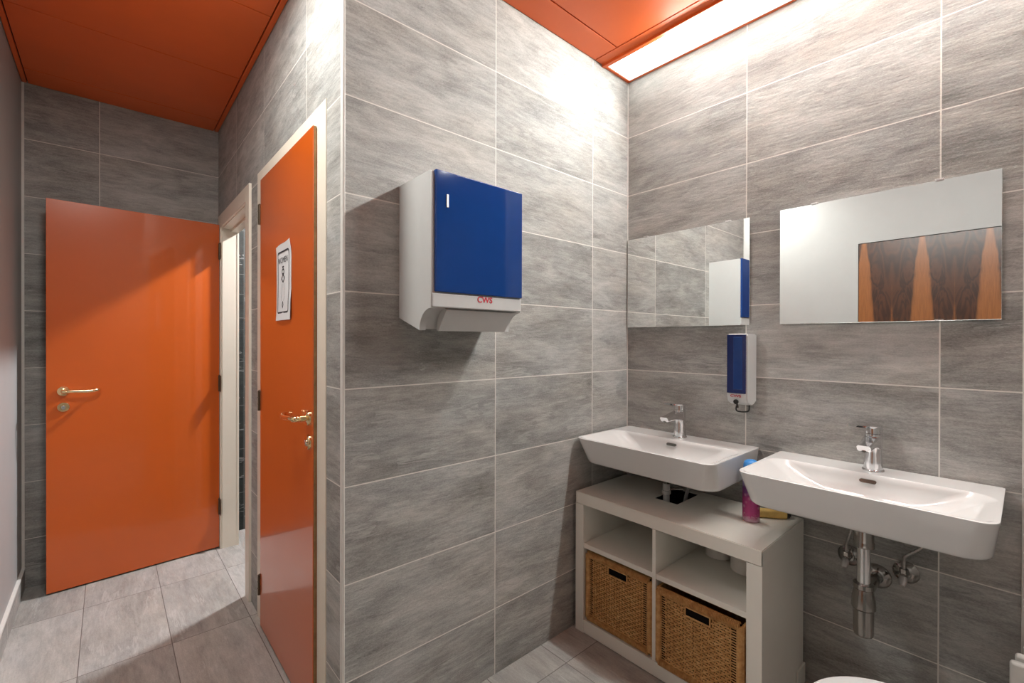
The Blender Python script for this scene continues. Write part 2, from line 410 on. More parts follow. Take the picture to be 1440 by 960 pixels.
# door 1: the open one
d1 = thing('door_1', (XC, 3.36, 0), 'open orange door standing against the hall end wall, brass lever', None, kind='structure')
door_frame(d1, 2.632, 3.355, 2.022, .068, .066)
P0 = Vector((.520, 3.362)); P1 = Vector((-.2385, 3.307)); dv = (P1-P0).normalized(); nv = Vector((dv.y, -dv.x))  # leaf direction / towards the hall end
if nv.y < 0: nv = -nv
b = BM()
def leafpt(s, t, z): p = P0+dv*s+nv*t; return (p.x, p.y, z)
L = (P1-P0).length
def leaf_box(b, s0, s1, t0, t1, z0, z1, bev=.0, mi=0):
    tmp = bx(s0, s1, t0, t1, z0, z1, bev=bev)
    for v in tmp.verts: v.co = Vector(leafpt(v.co.x, v.co.y, v.co.z))
    me = bpy.data.meshes.new('t'); tmp.to_mesh(me); tmp.free(); k = len(b.faces); b.from_mesh(me); bpy.data.meshes.remove(me)
    b.faces.ensure_lookup_table()
    for f in b.faces[k:]: f.material_index = mi
leaf_box(b, 0, L, 0, .003, .008, 2.028, bev=.001, mi=0)
leaf_box(b, .0005, L-.0005, .003, .037, .0085, 2.0275, mi=1)
leaf_box(b, 0, L, .037, .040, .008, 2.028, bev=.001, mi=0)
finish('door_leaf', b, [MT['door'], MT['edge']], d1, 'orange painted flush leaf')
N1 = Vector((-nv.x, -nv.y, 0)); R1 = Vector((-dv.x, -dv.y, 0))
p = P0+dv*(L-.063); handle_set(d1, (p.x, p.y, 1.040), R1, N1)
for z in (1.86, 1.035, .265):
    hb = hinge_bm(XC-.0135, 3.352, z, .10, .0065)
    box(hb, XC-.0135, XC-.0118, 3.312, 3.348, z-.05, z+.05)
    finish('hinge', hb, MT['hinge'], d1, 'dark metal hinge', smooth=40)

# door 2: closed, with the paper sign
d2 = thing('door_2', (XC, 1.6, 0), 'closed orange door next to the outer corner, brass lever', None, kind='structure')
door_frame(d2, 1.586, 2.338, 2.040, .069, .056, stop=False, p=.004, far=.088)
b = BM(); y0, y1 = 1.600, 2.312
box(b, XC-.0165, XC-.0135, y0, y1, .008, 2.034, bev=.0008, seg=1); box(b, XC-.0135, XC-.0045, y0+.0005, y1-.0005, .0085, 2.0335, mi=1); box(b, XC-.0045, XC+.024, y0+.008, y1-.002, .0085, 2.020, mi=0)
finish('door_leaf', b, [MT['door'], MT['edge']], d2, 'orange painted flush leaf with bare brown edge')
b = bx(XC+.03, XC+.06, 1.605, 2.319, 0, 2.021); finish('door_stop', b, MT['dark'], d2)
handle_set(d2, (XC-.0165, 1.640, 1.040), (0, 1, 0), (-1, 0, 0))
for z in (1.878, 1.031, .190):
    finish('hinge', hinge_bm(XC-.0180, 2.3205, z, .09, .0075), MT['hinge'], d2, 'dark metal hinge', smooth=40)

# door 3: rosewood, only seen in the mirror
d3 = thing('door_3', (XE, .45, 0), 'dark rosewood veneered door in the white wall, seen in the right mirror', None, kind='structure')
b = bx(XE-.045, XE-.004, DR[0]+.003, DR[1]-.003, .006, DR[2]-.004, bev=.001, seg=1)
finish('door_leaf', b, MT['rose'], d3, 'book-matched rosewood leaf', loc=None)
b = BM(); box(b, XE-.09, XE-.046, DR[0], DR[1], 0, DR[2]); finish('door_rebate', b, MT['dark'], d3)

# ================================================================== LIGHTS
cl = thing('ceiling_light', (1.915, .365, CZ), 'long recessed ceiling strip light over the mirror wall', 'light')
finish('diffuser', bx(1.824, 2.006, -.628, YA-.018, CZ-.004, CZ+.004, bev=.001), MT['lamp'], cl)
finish('light_frame', (lambda b: (box(b, 1.822, 1.8245, -.629, YA-.017, CZ-.006, CZ+.008), box(b, 2.0055, 2.008, -.629, YA-.017, CZ-.006, CZ+.008), b)[2])(BM()), MT['trim'], cl, 'white inner frame')
la = bpy.data.lights.new('strip_added_area', 'AREA'); la.shape = 'RECTANGLE'; la.size = .05; la.size_y = 1.72; la.energy = STRIP_W; la.color = WARM; la.spread = PI
lo = bpy.data.objects.new('lamp', la); COL.objects.link(lo); lo.parent = cl; lo.location = (0, -.12, -.028); lo.rotation_euler = (0, math.radians(61), 0)   # added area light, tilted so the mirror wall does not burn out
h = thing('hall_light', (.08, 1.50, CZ), 'round white ceiling light in the hall above the picture', 'light')
finish('light_base', lathe(BM(), (.08, 1.50, CZ), (0, 0, -1), [(0, .165), (.006, .165), (.008, .160), (.008, .15)], 40), MT['trim'], h, smooth=40)
finish('diffuser', lathe(BM(), (.08, 1.50, CZ-.008), (0, 0, -1), [(0, .150), (.0015, .150), (.002, .148)], 40), MT['lamp2'], h, smooth=40)
h = thing('side_room_light', (1.42, 3.06, CZ), 'small round ceiling light in the side room', 'light')
finish('light_base', lathe(BM(), (1.42, 3.06, CZ), (0, 0, -1), [(0, .08), (.015, .08)], 32), MT['trim'], h, smooth=40)
finish('diffuser', lathe(BM(), (1.42, 3.06, CZ-.015), (0, 0, -1), [(0, .07), (.02, .065), (.03, .03), (.032, 0)], 32), MT['lamp3'], h, smooth=40)

# ================================================================== TOWEL DISPENSER
X0, X2 = .720, 1.086; YF = 1.180
td = thing('paper_towel_dispenser', (.903, YA, 1.36), 'large white and blue paper towel dispenser on the tiled wall', 'dispenser')
side = [(YA-.001, 1.382), (YA-.001, 1.817), (YF+.008, 1.819), (YF+.002, 1.817), (YF, 1.812), (YF, 1.408)] + [(1.180+.070*(1-math.cos(a)), 1.408-.068*math.sin(a)) for a in [PI/2*i/8 for i in range(1, 9)]][:0]
notch = [(YF+.066*math.sin(a), 1.340+.066*math.cos(a)) for a in [PI/2*i/10 for i in range(11)]]
cheek = side[:-1]+[(YF, 1.412)]+notch
b = BM()
prism(b, cheek, 0, X0, X0+.022); prism(b, cheek, 0, X2-.022, X2)
core = [(YA-.001, 1.384), (YA-.001, 1.816), (YF+.008, 1.818), (YF+.001, 1.811), (YF+.001, 1.412)]+[(y+.006, z+.004) for y, z in notch]
prism(b, core, 0, X0+.020, X2-.020)
finish('housing', b, MT['plastic'], td, 'white plastic housing', smooth=35)
b = BM(); box(b, X0+.003, X2-.003, YF-.0045, YF+.01, 1.408, 1.452, bev=.004, seg=3); lip = finish('front_lip', b, MT['plastic'], td, smooth=40)
b = BM(); box(b, X0+.012, X2-.003, YF-.010, YF+.004, 1.455, 1.8215, bev=.003, seg=3)
fc = finish('front_cover', b, MT['blue'], td, 'glossy dark blue cover', smooth=40)
finish('latch_slot', bx(.768, .776, YF-.0125, YF-.009, 1.712, 1.752, bev=.001), MT['silver'], fc, 'small silver slot')
finish('logo', text_bm('CWS', .027, (.9215, YF-.0050, 1.4395), (1, 0, 0), (0, 0, 1), .0004, 1.05), MT['red'], lip, 'red CWS lettering')
b = BM(); prism(b, [(1.200, 1.409), (1.189, 1.403), (1.236, 1.338), (1.246, 1.340), (1.240, 1.380), (1.222, 1.402)], 0, .782, 1.058)
finish('towel_flap', b, MT['plastic'], td, 'white sloping outlet flap')

# ================================================================== MIRRORS
def mirror(y0, y1, z0, z1, label, clips):
    m = thing('wall_mirror', (XB, (y0+y1)/2, z0), label, 'mirror', 'frameless mirrors over the washbasins')
    b = BM(); box(b, XB-.011, XB-.005, y0, y1, z0, z1, bev=.0008, seg=1)
    finish('glass', b, MT['mirror'], m)
    b = BM(); box(b, XB-.005, XB-.0005, y0+.02, y1-.02, z0+.02, z1-.02); finish('backing', b, MT['black'], m)
    for y, z, s in clips:
        b = BM(); box(b, XB-.015, XB-.001, y-.011, y+.011, z-.003*s, z+.004*s if s > 0 else z-.004*s, bev=.0008, seg=1)
        finish('clip', b, MT['silver'], m)
    return m
mirror(.771, 1.3705, 1.3755, 1.826, 'left wall mirror in the tiled corner, reflecting the side of the towel dispenser', [(.86, 1.826, 1), (1.264, 1.826, 1), (.86, 1.3755, -1), (1.264, 1.3755, -1)])
mirror(.0505, .6565, 1.3755, 1.830, 'right wall mirror reflecting the white wall and rosewood door', [(.189, 1.830, 1), (.537, 1.830, 1), (.189, 1.3755, -1), (.537, 1.3755, -1)])

# ================================================================== SOAP DISPENSER
sd = thing('soap_dispenser', (XB, .786, 1.04), 'narrow white and blue soap dispenser on the wall between the mirrors and basins', 'dispenser')
y0, y1, xf = .7455, .8255, 1.922
b = prism(BM(), [(XB-.001, 1.058), (XB-.001, 1.336), (xf+.006, 1.338), (xf, 1.332), (xf, 1.078), (xf+.010, 1.056), (xf+.042, 1.044), (XB-.030, 1.044)], 1, y0, y1)
bmesh.ops.bevel(b, geom=b.edges[:], offset=.004, segments=2, affect='EDGES')
finish('housing', b, MT['plastic'], sd, 'white plastic housing', smooth=35)
b = bx(xf-.005, xf+.004, y0+.004, y1-.002, 1.094, 1.334, bev=.002); cov = finish('front_cover', b, MT['bluedeep'], sd, 'glossy navy blue cover', smooth=35)
b = bx(xf-.0065, xf-.002, y0+.016, y1-.028, 1.11, 1.325, bev=.002); finish('level_window', b, MT['blue'], cov, 'lighter blue level window')
finish('logo', text_bm('CWS', .014, (xf-.0012, .789, 1.083), (0, -1, 0), (0, 0, 1), .0005, 1.4), MT['red'], sd, 'small red lettering')
b = lathe(BM(), (xf-.001, .787, 1.060), (-1, 0, 0), [(0, .010), (.004, .010), (.006, .006)], 16); tube(b, [(xf-.003, .787, 1.060), (xf+.004, .785, 1.048), (xf+.010, .785, 1.036)], .004, 10)
finish('nozzle', b, MT['black'], sd, 'black nozzle', smooth=40)
pts = catmull([(xf+.008, .788, 1.046), (xf+.006, .790, 1.030), (xf+.012, .786, 1.020), (xf+.03, .765, 1.018), (xf+.036, .752, 1.024), (xf+.036, .750, 1.046)], 6)
finish('lever', tube(BM(), pts, .003, 10), MT['black'], sd, 'black wire lever under the dispenser', smooth=60)

# ================================================================== WASHBASINS
def rr(x0, x1, y0, y1, rf, rb, z, n=8):
    P = []
    for cx, cy, r, a0 in ((x0+rf, y0+rf, rf, 180), (x1-rb, y0+rb, rb, 270), (x1-rb, y1-rb, rb, 0), (x0+rf, y1-rf, rf, 90)):
        P += [(x, y, z) for x, y in arc(cx, cy, r, a0, a0+90, n)]
    return P
ZR = .868
def washbasin(y0, y1, label, corner_left=False):
    xf, xb = 1.592, XB-.001; yc = (y0+y1)/2
    s = thing('washbasin', (xb, yc, .745), label, 'sink', 'white wall-hung washbasins')
    R = []
    for z, dx, dy, r in ((.7515, .10, .06, .06), (.7515, .072, .042, .062), (.7525, .060, .033, .064), (.7555, .052, .027, .065), (.760, .0475, .0235, .065), (.768, .043, .021, .064), (.79, .0335, .0165, .058), (.82, .020, .010, .050), (.85, .007, .004, .044), (.862, .002, .001, .041), (.8665, .0004, .0, .04), (ZR, .0025, .0015, .039)):
        dx, dy = dx*.82, dy*.6
        R.append(rr(xf+dx, xb, y0+dy, y1-dy, r, .012 if z > .8 else .02, z))
    xd = 1.885; n = 14                                        # front edge of the tap deck
    R.append(rr(xf+.009, xd+.010, y0+.009, y1-.009, .034, .06, ZR))
    R.append(rr(xf+.0115, xd+.004, y0+.013, y1-.013, .034, .06, ZR-.001))
    for i in range(1, n+1):
        a = PI/2*i/n; k = 1-math.cos(a); d = math.sin(a)
        R.append(rr(xf+.013+.075*k, xd-.060*k, y0+.016+.16*(i/n)**.8, y1-.016-.16*(i/n)**.8, .034+.03*k, .06+.01*k, ZR-.002-.075*d))
    b = loft(BM(), R)
    finish('bowl', b, MT['ceramic'], s, smooth=50)
    a = .40*PI/2; k = 1-math.cos(a); xo = xd-.075*k-.001; zo = ZR-.004-.082*math.sin(a)
    xo, zo = xd-.003, ZR-.022
    o = BM()
    pr = [(yc+q*.016+.007*math.cos(t), zo+.007*math.sin(t)*.8) for q, ts in ((1, [-PI/2+PI*i/8 for i in range(9)]), (-1, [PI/2+PI*i/8 for i in range(9)])) for t in ts]
    loft(o, [[(xo-.005-(z-zo)*-.25, y, z) for y, z in pr], [(xo+.01, y, z) for y, z in pr]])
    ring = finish('overflow_slot', o, MT['dullchrome'], s, 'grey metal overflow slot')
    finish('drain', lathe(BM(), (1.745, yc, ZR-.0775), (0, 0, 1), [(0, .028), (.003, .028), (.005, .022), (.006, 0)], 28), MT['chrome'], s, smooth=40)
    return s, yc
s1, yc1 = washbasin(.732, 1.366, 'white ceramic washbasin in the corner, over the white shelf unit')
s2, yc2 = washbasin(.040, .654, 'white ceramic washbasin on the right with exposed pipes below')

def faucet(xc, yc, label, turn=0.0):
    f = thing('faucet', (xc, yc, ZR), label, 'faucet', 'chrome mixer taps on the washbasins')
    b = BM()
    lathe(b, (xc, yc, ZR), (0, 0, 1), [(0, .0310), (.003, .0310), (.005, .0300), (.006, .028)], 36)
    rings = []
    for z, rx, ry, ox in ((.006, .0275, .0275, 0), (.03, .0262, .0258, .0), (.06, .0248, .0240, .001), (.085, .0250, .0242, .0), (.10, .0262, .0250, .0), (.122, .0265, .0255, .0), (.126, .0255, .0245, .0)):
        rings.append([(xc+ox+rx*math.cos(2*PI*k/40), yc+ry*math.sin(2*PI*k/40), ZR+z) for k in range(40)])
    loft(b, rings); finish('body', b, MT['chrome'], f, smooth=40)
    def sect(x, z0, z1, w, r=.004): return [(x, y, z) for y, z in [(yc-w, z0+r), (yc-w+r, z0), (yc+w-r, z0), (yc+w, z0+r), (yc+w, z1-r), (yc+w-r, z1), (yc-w+r, z1), (yc-w, z1-r)]]
    b = loft(BM(), [sect(xc-.008, ZR+.074, ZR+.122, .0225), sect(xc-.032, ZR+.083, ZR+.119, .0215), sect(xc-.08, ZR+.087, ZR+.112, .0195), [(x+(.008 if z < ZR+.094 else 0), y, z) for x, y, z in sect(xc-.140, ZR+.085, ZR+.104, .0185)]])
    sp = finish('spout', b, MT['chrome'], f, smooth=25)
    finish('aerator', lathe(BM(), (xc-.124, yc, ZR+.0865), (0, 0, -1), [(0, .0105), (.004, .0105), (.0045, .008)], 20), MT['dullchrome'], sp, smooth=40)
    b = BM(); ct_, st_ = math.cos(turn), math.sin(turn)
    def tw(x, y, z): return (xc+x*ct_-y*st_, yc+x*st_+y*ct_, z)
    loft(b, [[tw(r*math.cos(2*PI*k/32), r*math.sin(2*PI*k/32), ZR+z) for k in range(32)] for z, r in ((.1275, .0252), (.148, .0252), (.152, .0240))])
    def ls(x, z, w, t): return [tw(x, -w, z), tw(x, -w*.6, z-t), tw(x, w*.6, z-t), tw(x, w, z), tw(x, w*.9, z+t*.6), tw(x, -w*.9, z+t*.6)]
    loft(b, [ls(.022, ZR+.150, .018, .007), ls(-.005, ZR+.151, .0245, .008), ls(-.035, ZR+.154, .0210, .0075), ls(-.080, ZR+.159, .0185, .0065), ls(-.110, ZR+.1625, .0175, .0055)])
    finish('lever', b, MT['chrome'], f, smooth=30)
    return f
faucet(1.960, yc1+.004, 'chrome mixer tap on the corner washbasin')
faucet(1.957, yc2, 'chrome mixer tap on the right washbasin', math.radians(-20))

# ------------------------------------------------------------------ plumbing
def bottle_trap(x, y, label, wall=True):
    t = thing('bottle_trap', (x, y, .36), label, 'drain pipe')
    finish('collar', lathe(BM(), (x, y, .7512), (0, 0, -1), [(0, .025), (.030, .0265), (.084, .0265), (.088, .0285), (.102, .0285), (.106, .020)], 32), MT['dullchrome'], t, smooth=35)
    finish('pipe', lathe(BM(), (x, y, .69), (0, 0, -1), [(0, .0180), (.17, .0180)], 28), MT['chrome'], t, smooth=40)
    b = lathe(BM(), (x, y, .532), (0, 0, -1), [(0, .022), (.002, .028), (.016, .028), (.019, .025), (.024, .026), (.050, .031), (.078, .0325), (.082, .030), (.084, .0275), (.160, .0270), (.166, .025), (.168, .020), (.169, 0)], 36)
    finish('trap_cup', b, MT['dullchrome'], t, smooth=30)
    b = tube(BM(), [(x+.02, y, .487), (x+.05, y, .487), (XB-.01, y, .485)], [.0165, .0165, .0165], 24)
    lathe(b, (x+.028, y, .487), (1, 0, 0), [(0, .021), (.012, .021), (.014, .017)], 24)
    finish('outlet_pipe', b, MT['dullchrome'], t, smooth=40)
    finish('wall_flange', lathe(BM(), (XB, y, .485), (-1, 0, 0), [(0, .041), (.002, .041), (.008, .037), (.016, .025), (.018, .018)], 36), MT['dullchrome'], t, 'round chrome wall flange', smooth=30)
    return t
bottle_trap(1.82, .3455, 'chrome bottle trap hanging under the right washbasin')
def angle_valve(y, z, top, label):
    v = thing('angle_valve', (XB, y, z), label, 'valve', 'angle valves under the right washbasin')
    finish('wall_flange', lathe(BM(), (XB, y, z), (-1, 0, 0), [(0, .036), (.003, .036), (.009, .031), (.015, .020), (.017, .013)], 32), MT['dullchrome'], v, smooth=30)
    b = tube(BM(), [(XB-.015, y, z), (XB-.06, y, z)], .0105, 18); tube(b, [(XB-.045, y, z-.012), (XB-.045, y, z+.024)], .0095, 16); tube(b, [(XB-.045, y, z+.012), (XB-.045, y, z+.026)], .012, 6)
    finish('valve_body', b, MT['dullchrome'], v, smooth=30)
    finish('valve_knob', lathe(BM(), (XB-.056, y, z), (-.75, 0, -.65), [(0, .011), (.012, .012), (.022, .010), (.030, .0075), (.032, .004)], 16), MT['silver'], v, 'small pale turning knob', smooth=40)
    pts = catmull([(XB-.045, y, z+.024), (XB-.047, y, z+.05)]+top, 8)
    finish('hose', tube(BM(), pts, .0052, 12), MT['steel'], v, 'thin metal supply hose', smooth=50)
angle_valve(.425, .530, [(XB-.058, y_, z_) for y_, z_ in ((.412, .63), (.385, .750), (.365, .78))][:2], 'chrome angle valve left of the bottle trap on the dark tiles')
angle_valve(.268, .528, [(XB-.052, .262, .60), (XB-.056, .225, .640), (XB-.06, .195, .70), (XB-.06, .187, .751)], 'chrome angle valve right of the bottle trap, hose bent to the right')
# under the corner basin
t = thing('drain_fitting', (1.83, 1.045, .60), 'short chrome and white drain fitting under the corner washbasin', 'drain pipe')
finish('collar', lathe(BM(), (1.83, 1.045, .751), (0, 0, -1), [(0, .020), (.006, .0255), (.040, .0255), (.046, .024), (.062, .021), (.066, .017)], 28), MT['dullchrome'], t, smooth=35)
finish('pipe', lathe(BM(), (1.83, 1.045, .69), (0, 0, -1), [(0, .015), (.035, .015), (.036, .019), (.05, .019), (.053, .014), (.108, .014)], 24), MT['plastic'], t, 'pale pipe going down through the shelf top', smooth=40)
b = tube(BM(), [(1.86, 1.03, .655), (1.89, 1.00, .655)], .007, 12); tube(b, [(1.835, 1.045, .655), (1.865, 1.028, .655)], .010, 12); finish('side_branch', b, MT['dullchrome'], t, smooth=40)
for (yy, xx) in ((.990, 1.935), (.992, 1.953)):
    pts = catmull([(xx, yy-.035, .751), (xx, yy-.015, .70), (xx-.005, yy+.012, .64), (xx-.012, yy+.022, .586)], 6)
    finish('hose', tube(BM(), pts, .005, 10), MT['plastic'], t, smooth=50)
t = thing('pipe_stub', (1.985, 1.335, .626), 'tiny white pipe stub with round cap on the back left of the shelf unit', 'pipe')
finish('pipe', tube(BM(), [(1.985, 1.335, .632), (1.985, 1.335, .751)], .004, 12), MT['silver'], t, smooth=40)
finish('round_cap', lathe(BM(), (1.985, 1.335, .6255), (0, 0, 1), [(0, .019), (.004, .018), (.008, .008), (.009, .004)], 24), MT['plastic'], t, smooth=40)

# ================================================================== SHELF UNIT
cx0, cx1, cy0, cy1, ct = 1.590, 2.004, .567, 1.357, .625
cb = thing('shelf_unit', (1.8, .96, 0), 'low white four-compartment shelf unit under the corner washbasin', 'cabinet')
b = BM(); hx0, hx1, hy0, hy1 = 1.778, 1.965, .965, 1.072     # cut-out for the drain
def slab_hole(b, z0, z1):
    O = [(cx0, cy0), (cx1, cy0), (cx1, cy1), (cx0, cy1)]; I = [(hx0, hy0), (hx1, hy0), (hx1, hy1), (hx0, hy1)]
    v = {(k, z, i): b.verts.new((*p, z)) for k, ps in (('o', O), ('i', I)) for i, p in enumerate(ps) for z in (z0, z1)}
    for i in range(4):
        j = (i+1) % 4
        b.faces.new((v['o', z0, i], v['o', z0, j], v['o', z1, j], v['o', z1, i])); b.faces.new((v['i', z0, i], v['i', z0, j], v['i', z1, j], v['i', z1, i]))
        for z in (z0, z1): b.faces.new((v['o', z, i], v['o', z, j], v['i', z, j], v['i', z, i]))
slab_hole(b, ct-.052, ct)
es = [e for e in b.edges if all(abs(w.co.x-cx0) < 1e-6 for w in e.verts) or (all(abs(w.co.z-ct) < 1e-6 for w in e.verts) and any(abs(w.co.y-q) < 1e-6 for w in e.verts for q in (cy0,)) and all(abs(w.co.y-cy0) < 1e-6 for w in e.verts))]
bmesh.ops.bevel(b, geom=es, offset=.0025, segments=2, affect='EDGES')
finish('top_panel', b, MT['cab'], cb, 'white top with a square cut-out for the drain', smooth=30)
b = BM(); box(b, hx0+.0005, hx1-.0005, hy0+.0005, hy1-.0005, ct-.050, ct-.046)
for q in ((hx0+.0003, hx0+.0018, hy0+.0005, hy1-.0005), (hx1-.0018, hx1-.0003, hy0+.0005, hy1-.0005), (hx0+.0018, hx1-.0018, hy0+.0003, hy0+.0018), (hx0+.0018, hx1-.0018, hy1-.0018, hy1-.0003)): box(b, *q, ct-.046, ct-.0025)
finish('cutout_shade', b, MT['dark'], cb, 'dark painted shade of the drain cut-out')  # added black plates, shade of the hole put into their colour
for nm, a, c in (('side_panel', cy1-.045, cy1), ('side_panel', cy0, cy0+.050)):
    finish(nm, bx(cx0, cx1, a, c, 0, ct-.0522, bev=.0015), MT['cab'], cb, smooth=30)
finish('bottom_panel', bx(cx0+.0005, cx1, cy0+.0502, cy1-.0452, .003, .060, bev=.0015), MT['cab'], cb, smooth=30)
finish('divider', bx(cx0+.002, cx1-.01, .9535, .9685, .0602, ct-.0522, bev=.001), MT['cab'], cb)
finish('shelf', bx(cx0+.004, cx1-.01, .969, cy1-.0452, .381, .402, bev=.001), MT['cab'], cb)
finish('shelf', bx(cx0+.004, cx1-.01, cy0+.0502, .953, .381, .402, bev=.001), MT['cab'], cb)
finish('back_panel', bx(cx1-.009, cx1-.003, cy0+.0502, cy1-.0452, .0602, ct-.0522), MT['cab'], cb)
finish('plinth_block', bx(cx0+.33, cx1, cy0-.008, cy0-.0002, 0, .075, bev=.002), MT['cab'], cb)

# wicker baskets
def basket(x0, x1, y0, y1, z0, z1, label, seed, tiltdeg=0):
    rd = random.Random(seed)
    k = thing('wicker_basket', ((x0+x1)/2, (y0+y1)/2, z0), label, 'basket', 'brown rattan baskets in the shelf unit')
    W_, H = y1-y0, z1-z0
    b = BM()                                              # body: sides, bottom and back as walls with woven ribs
    box(b, x0+.014, x0+.020, y0+.012, y1-.012, z0+.01, z1-.01, mi=1)          # dark painted shade seen through the weave, a black sheet in place of shade
    box(b, x1-.010, x1, y0, y1, z0, z1-.01); box(b, x0+.02, x1-.01, y0, y1, z0, z0+.01)
    box(b, x0+.02, x1-.01, y0, y0+.008, z0, z1-.01); box(b, x0+.02, x1-.01, y1-.008, y1, z0, z1-.01)
    for i in range(int(H/.0085)):                          # strands round the visible side
        z = z0+.006+i*.0085
        if z > z1-.016: break
        tube(b, [(x0+.008, y0+.004, z), (x1-.01, y0+.004, z)], .0045, 6)
    finish('body', b, [MT['rattan'], MT['dark']], k)
    hy0, hy1, hz0, hz1 = y0+W_*.345, y0+W_*.625, z1-.062, z1-.030
    # woven front: horizontal strands wave over upright stakes
    b = BM(); my = .044; nst = 20; st = [y0+my+(W_-2*my)*i/(nst-1) for i in range(nst)]
    zlo, zhi = z0+.026, z1-.026; nr = int((zhi-zlo)/.0088)
    for j in range(nr):
        z = zlo+(j+.5)*(zhi-zlo)/nr; segs = [(y0+.016, y1-.016)]
        if hz0-.004 < z < hz1+.004: segs = [(y0+.016, hy0-.004), (hy1+.004, y1-.016)]
        for a, c in segs:
            n = max(4, int((c-a)/.0035)); pts = []
            for i in range(n+1):
                y = a+(c-a)*i/n; ph = (y-st[0])/(st[1]-st[0])*PI+(j % 2)*PI
                wv = math.cos(ph)*.0026 if st[0]-.004 < y < st[-1]+.004 else 0
                pts.append((x0+.010-wv, y, z+rd.uniform(-.0005, .0005)))
            edge = [.0021 if (y_ < st[0]-.002 or y_ > st[-1]+.002) else .0032 for _, y_, _ in pts]
            tube(b, pts, edge, 6)
    finish('woven_front', b, MT['rattan'], k, 'woven rattan front with slit columns at both edges', smooth=60)
    b = BM()
    for i, y in enumerate(st):
        if hy0-.002 < y < hy1+.002:
            tube(b, [(x0+.010, y, zlo), (x0+.010, y, hz0-.002)], .0019, 6); tube(b, [(x0+.010, y, hz1+.002), (x0+.010, y, zhi)], .0019, 6)
        else: tube(b, [(x0+.010, y, zlo), (x0+.010, y, zhi)], .0019, 6)
    finish('stakes', tag(b) if 0 else b, MT['rattan'], k, smooth=60)
    # wrapped rim: border frame bound with close turns
    b = BM()
    def wrapped(p, q, w):
        p, q = Vector(p), Vector(q); Ln = (q-p).length; n = int(Ln/.0048); d = (q-p)/n
        for i in range(n): tube(b, [p+d*i+d*.04, p+d*(i+.5), p+d*(i+.96)], [w*.90, w, w*.90], 8)
    w = .0150
    wrapped((x0+.012, y0+w, z1-w), (x0+.012, y1-w, z1-w), w); wrapped((x0+.012, y0+w, z0+w), (x0+.012, y1-w, z0+w), w)
    wrapped((x0+.012, y0+w*.9, z0+w), (x0+.012, y0+w*.9, z1-w), w*.85); wrapped((x0+.012, y1-w*.9, z0+w), (x0+.012, y1-w*.9, z1-w), w*.85)
    finish('rim', b, MT['rattan'], k, 'thicker bound border', smooth=60)
    b = BM()
    box(b, x0+.006, x0+.013, hy0, hy1, hz0, hz1, mi=1)  # solid black block fills the grip, coloured as its shade
    for p, q in (((hy0, hz0), (hy1, hz0)), ((hy0, hz1), (hy1, hz1)), ((hy0, hz0), (hy0, hz1)), ((hy1, hz0), (hy1, hz1))): tube(b, [(x0+.006, *p), (x0+.006, *q)], .0030, 8)
    finish('hand_hole', b, [MT['rattan'], MT['dark']], k, 'rectangular grip hole, its shade painted dark', smooth=60)
basket(1.592, 1.95, .972, 1.308, .062, .372, 'rattan basket in the lower left compartment, flush with the front', 1)
basket(1.574, 1.93, .620, .949, .062, .366, 'rattan basket in the lower right compartment, sticking out slightly', 2)

# ------------------------------------------------------------------ small things on and in the unit
def toilet_roll(x, y, z, label):
    t = thing('toilet_roll', (x, y, z), label, 'toilet paper', 'toilet rolls on the upper right shelf')
    b = BM(); n = 36
    R = [(.0, .050), (.002, .053), (.095, .053), (.097, .050), (.097, .021), (.0, .021)]
    rings = [[b.verts.new((x+r*math.cos(2*PI*k/n), y+r*math.sin(2*PI*k/n), z+h)) for k in range(n)] for h, r in R]
    for i in range(len(R)):
        a, c = rings[i], rings[(i+1) % len(R)]
        for k in range(n): b.faces.new((a[k], a[(k+1) % n], c[(k+1) % n], c[k]))
    finish('paper', b, MT['roll'], t, smooth=40)
    b = BM(); lo = [[(x+r*math.cos(2*PI*k/n), y+r*math.sin(2*PI*k/n), z+h) for k in range(n)] for r, h in ((.0208, .0), (.0208, .097), (.0195, .097), (.0195, .0))]
    loft(b, lo+[lo[0]], False, False); finish('core_tube', b, MT['edge'], t, 'brown cardboard tube')
toilet_roll(1.935, .862, .4022, 'white toilet roll at the back of the upper right compartment, further left')
toilet_roll(1.885, .735, .4022, 'white toilet roll beside the right side panel in the upper compartment')

sc = thing('spray_can', (1.832, .694, ct), 'pink and purple air freshener can with a blue cap on the shelf unit', 'spray can')
finish('can_body', lathe(BM(), (1.832, .694, ct), (0, 0, 1), [(0, .027), (.003, .0295), (.006, .030), (.160, .030), (.168, .027), (.176, .024)], 36), MT['can'], sc, 'purple and pink printed can with pale base', smooth=40)
finish('cap', lathe(BM(), (1.832, .694, ct+.172), (0, 0, 1), [(0, .0265), (.004, .028), (.040, .027), (.052, .024), (.058, .016), (.060, 0)], 32), MT['skyblue'], sc, 'sky blue plastic cap', smooth=40)

yc = thing('rolled_cloth', (1.915, .65, ct), 'yellow rolled cleaning cloth lying behind the spray can', 'cloth')
a = Vector((1.878, .712, ct+.0165)); c = Vector((1.952, .612, ct+.0165)); d = (c-a).normalized(); u = Vector((-d.y, d.x, 0))
rings = []
for i in range(15):
    f = i/14; s = .0168*(1-.18*(abs(f-.5)*2)**6)*(1+.03*math.sin(i*2.1)); cc = a.lerp(c, f)
    rings.append([tuple(cc+u*s*math.copysign(abs(math.cos(t))**.6, math.cos(t))+Vector((0, 0, 1))*.0160*math.copysign(abs(math.sin(t))**.6, math.sin(t))) for t in [2*PI*k/20 for k in range(20)]])
finish('cloth', loft(BM(), rings), MT['yellow'], yc, 'yellow cloth', smooth=60)
b = tube(BM(), [c+d*.0005, c+d*.010, c+d*.016], [.0145, .0135, .008], 12); finish('dark_end', b, MT['black'], yc, 'dark end', smooth=50)

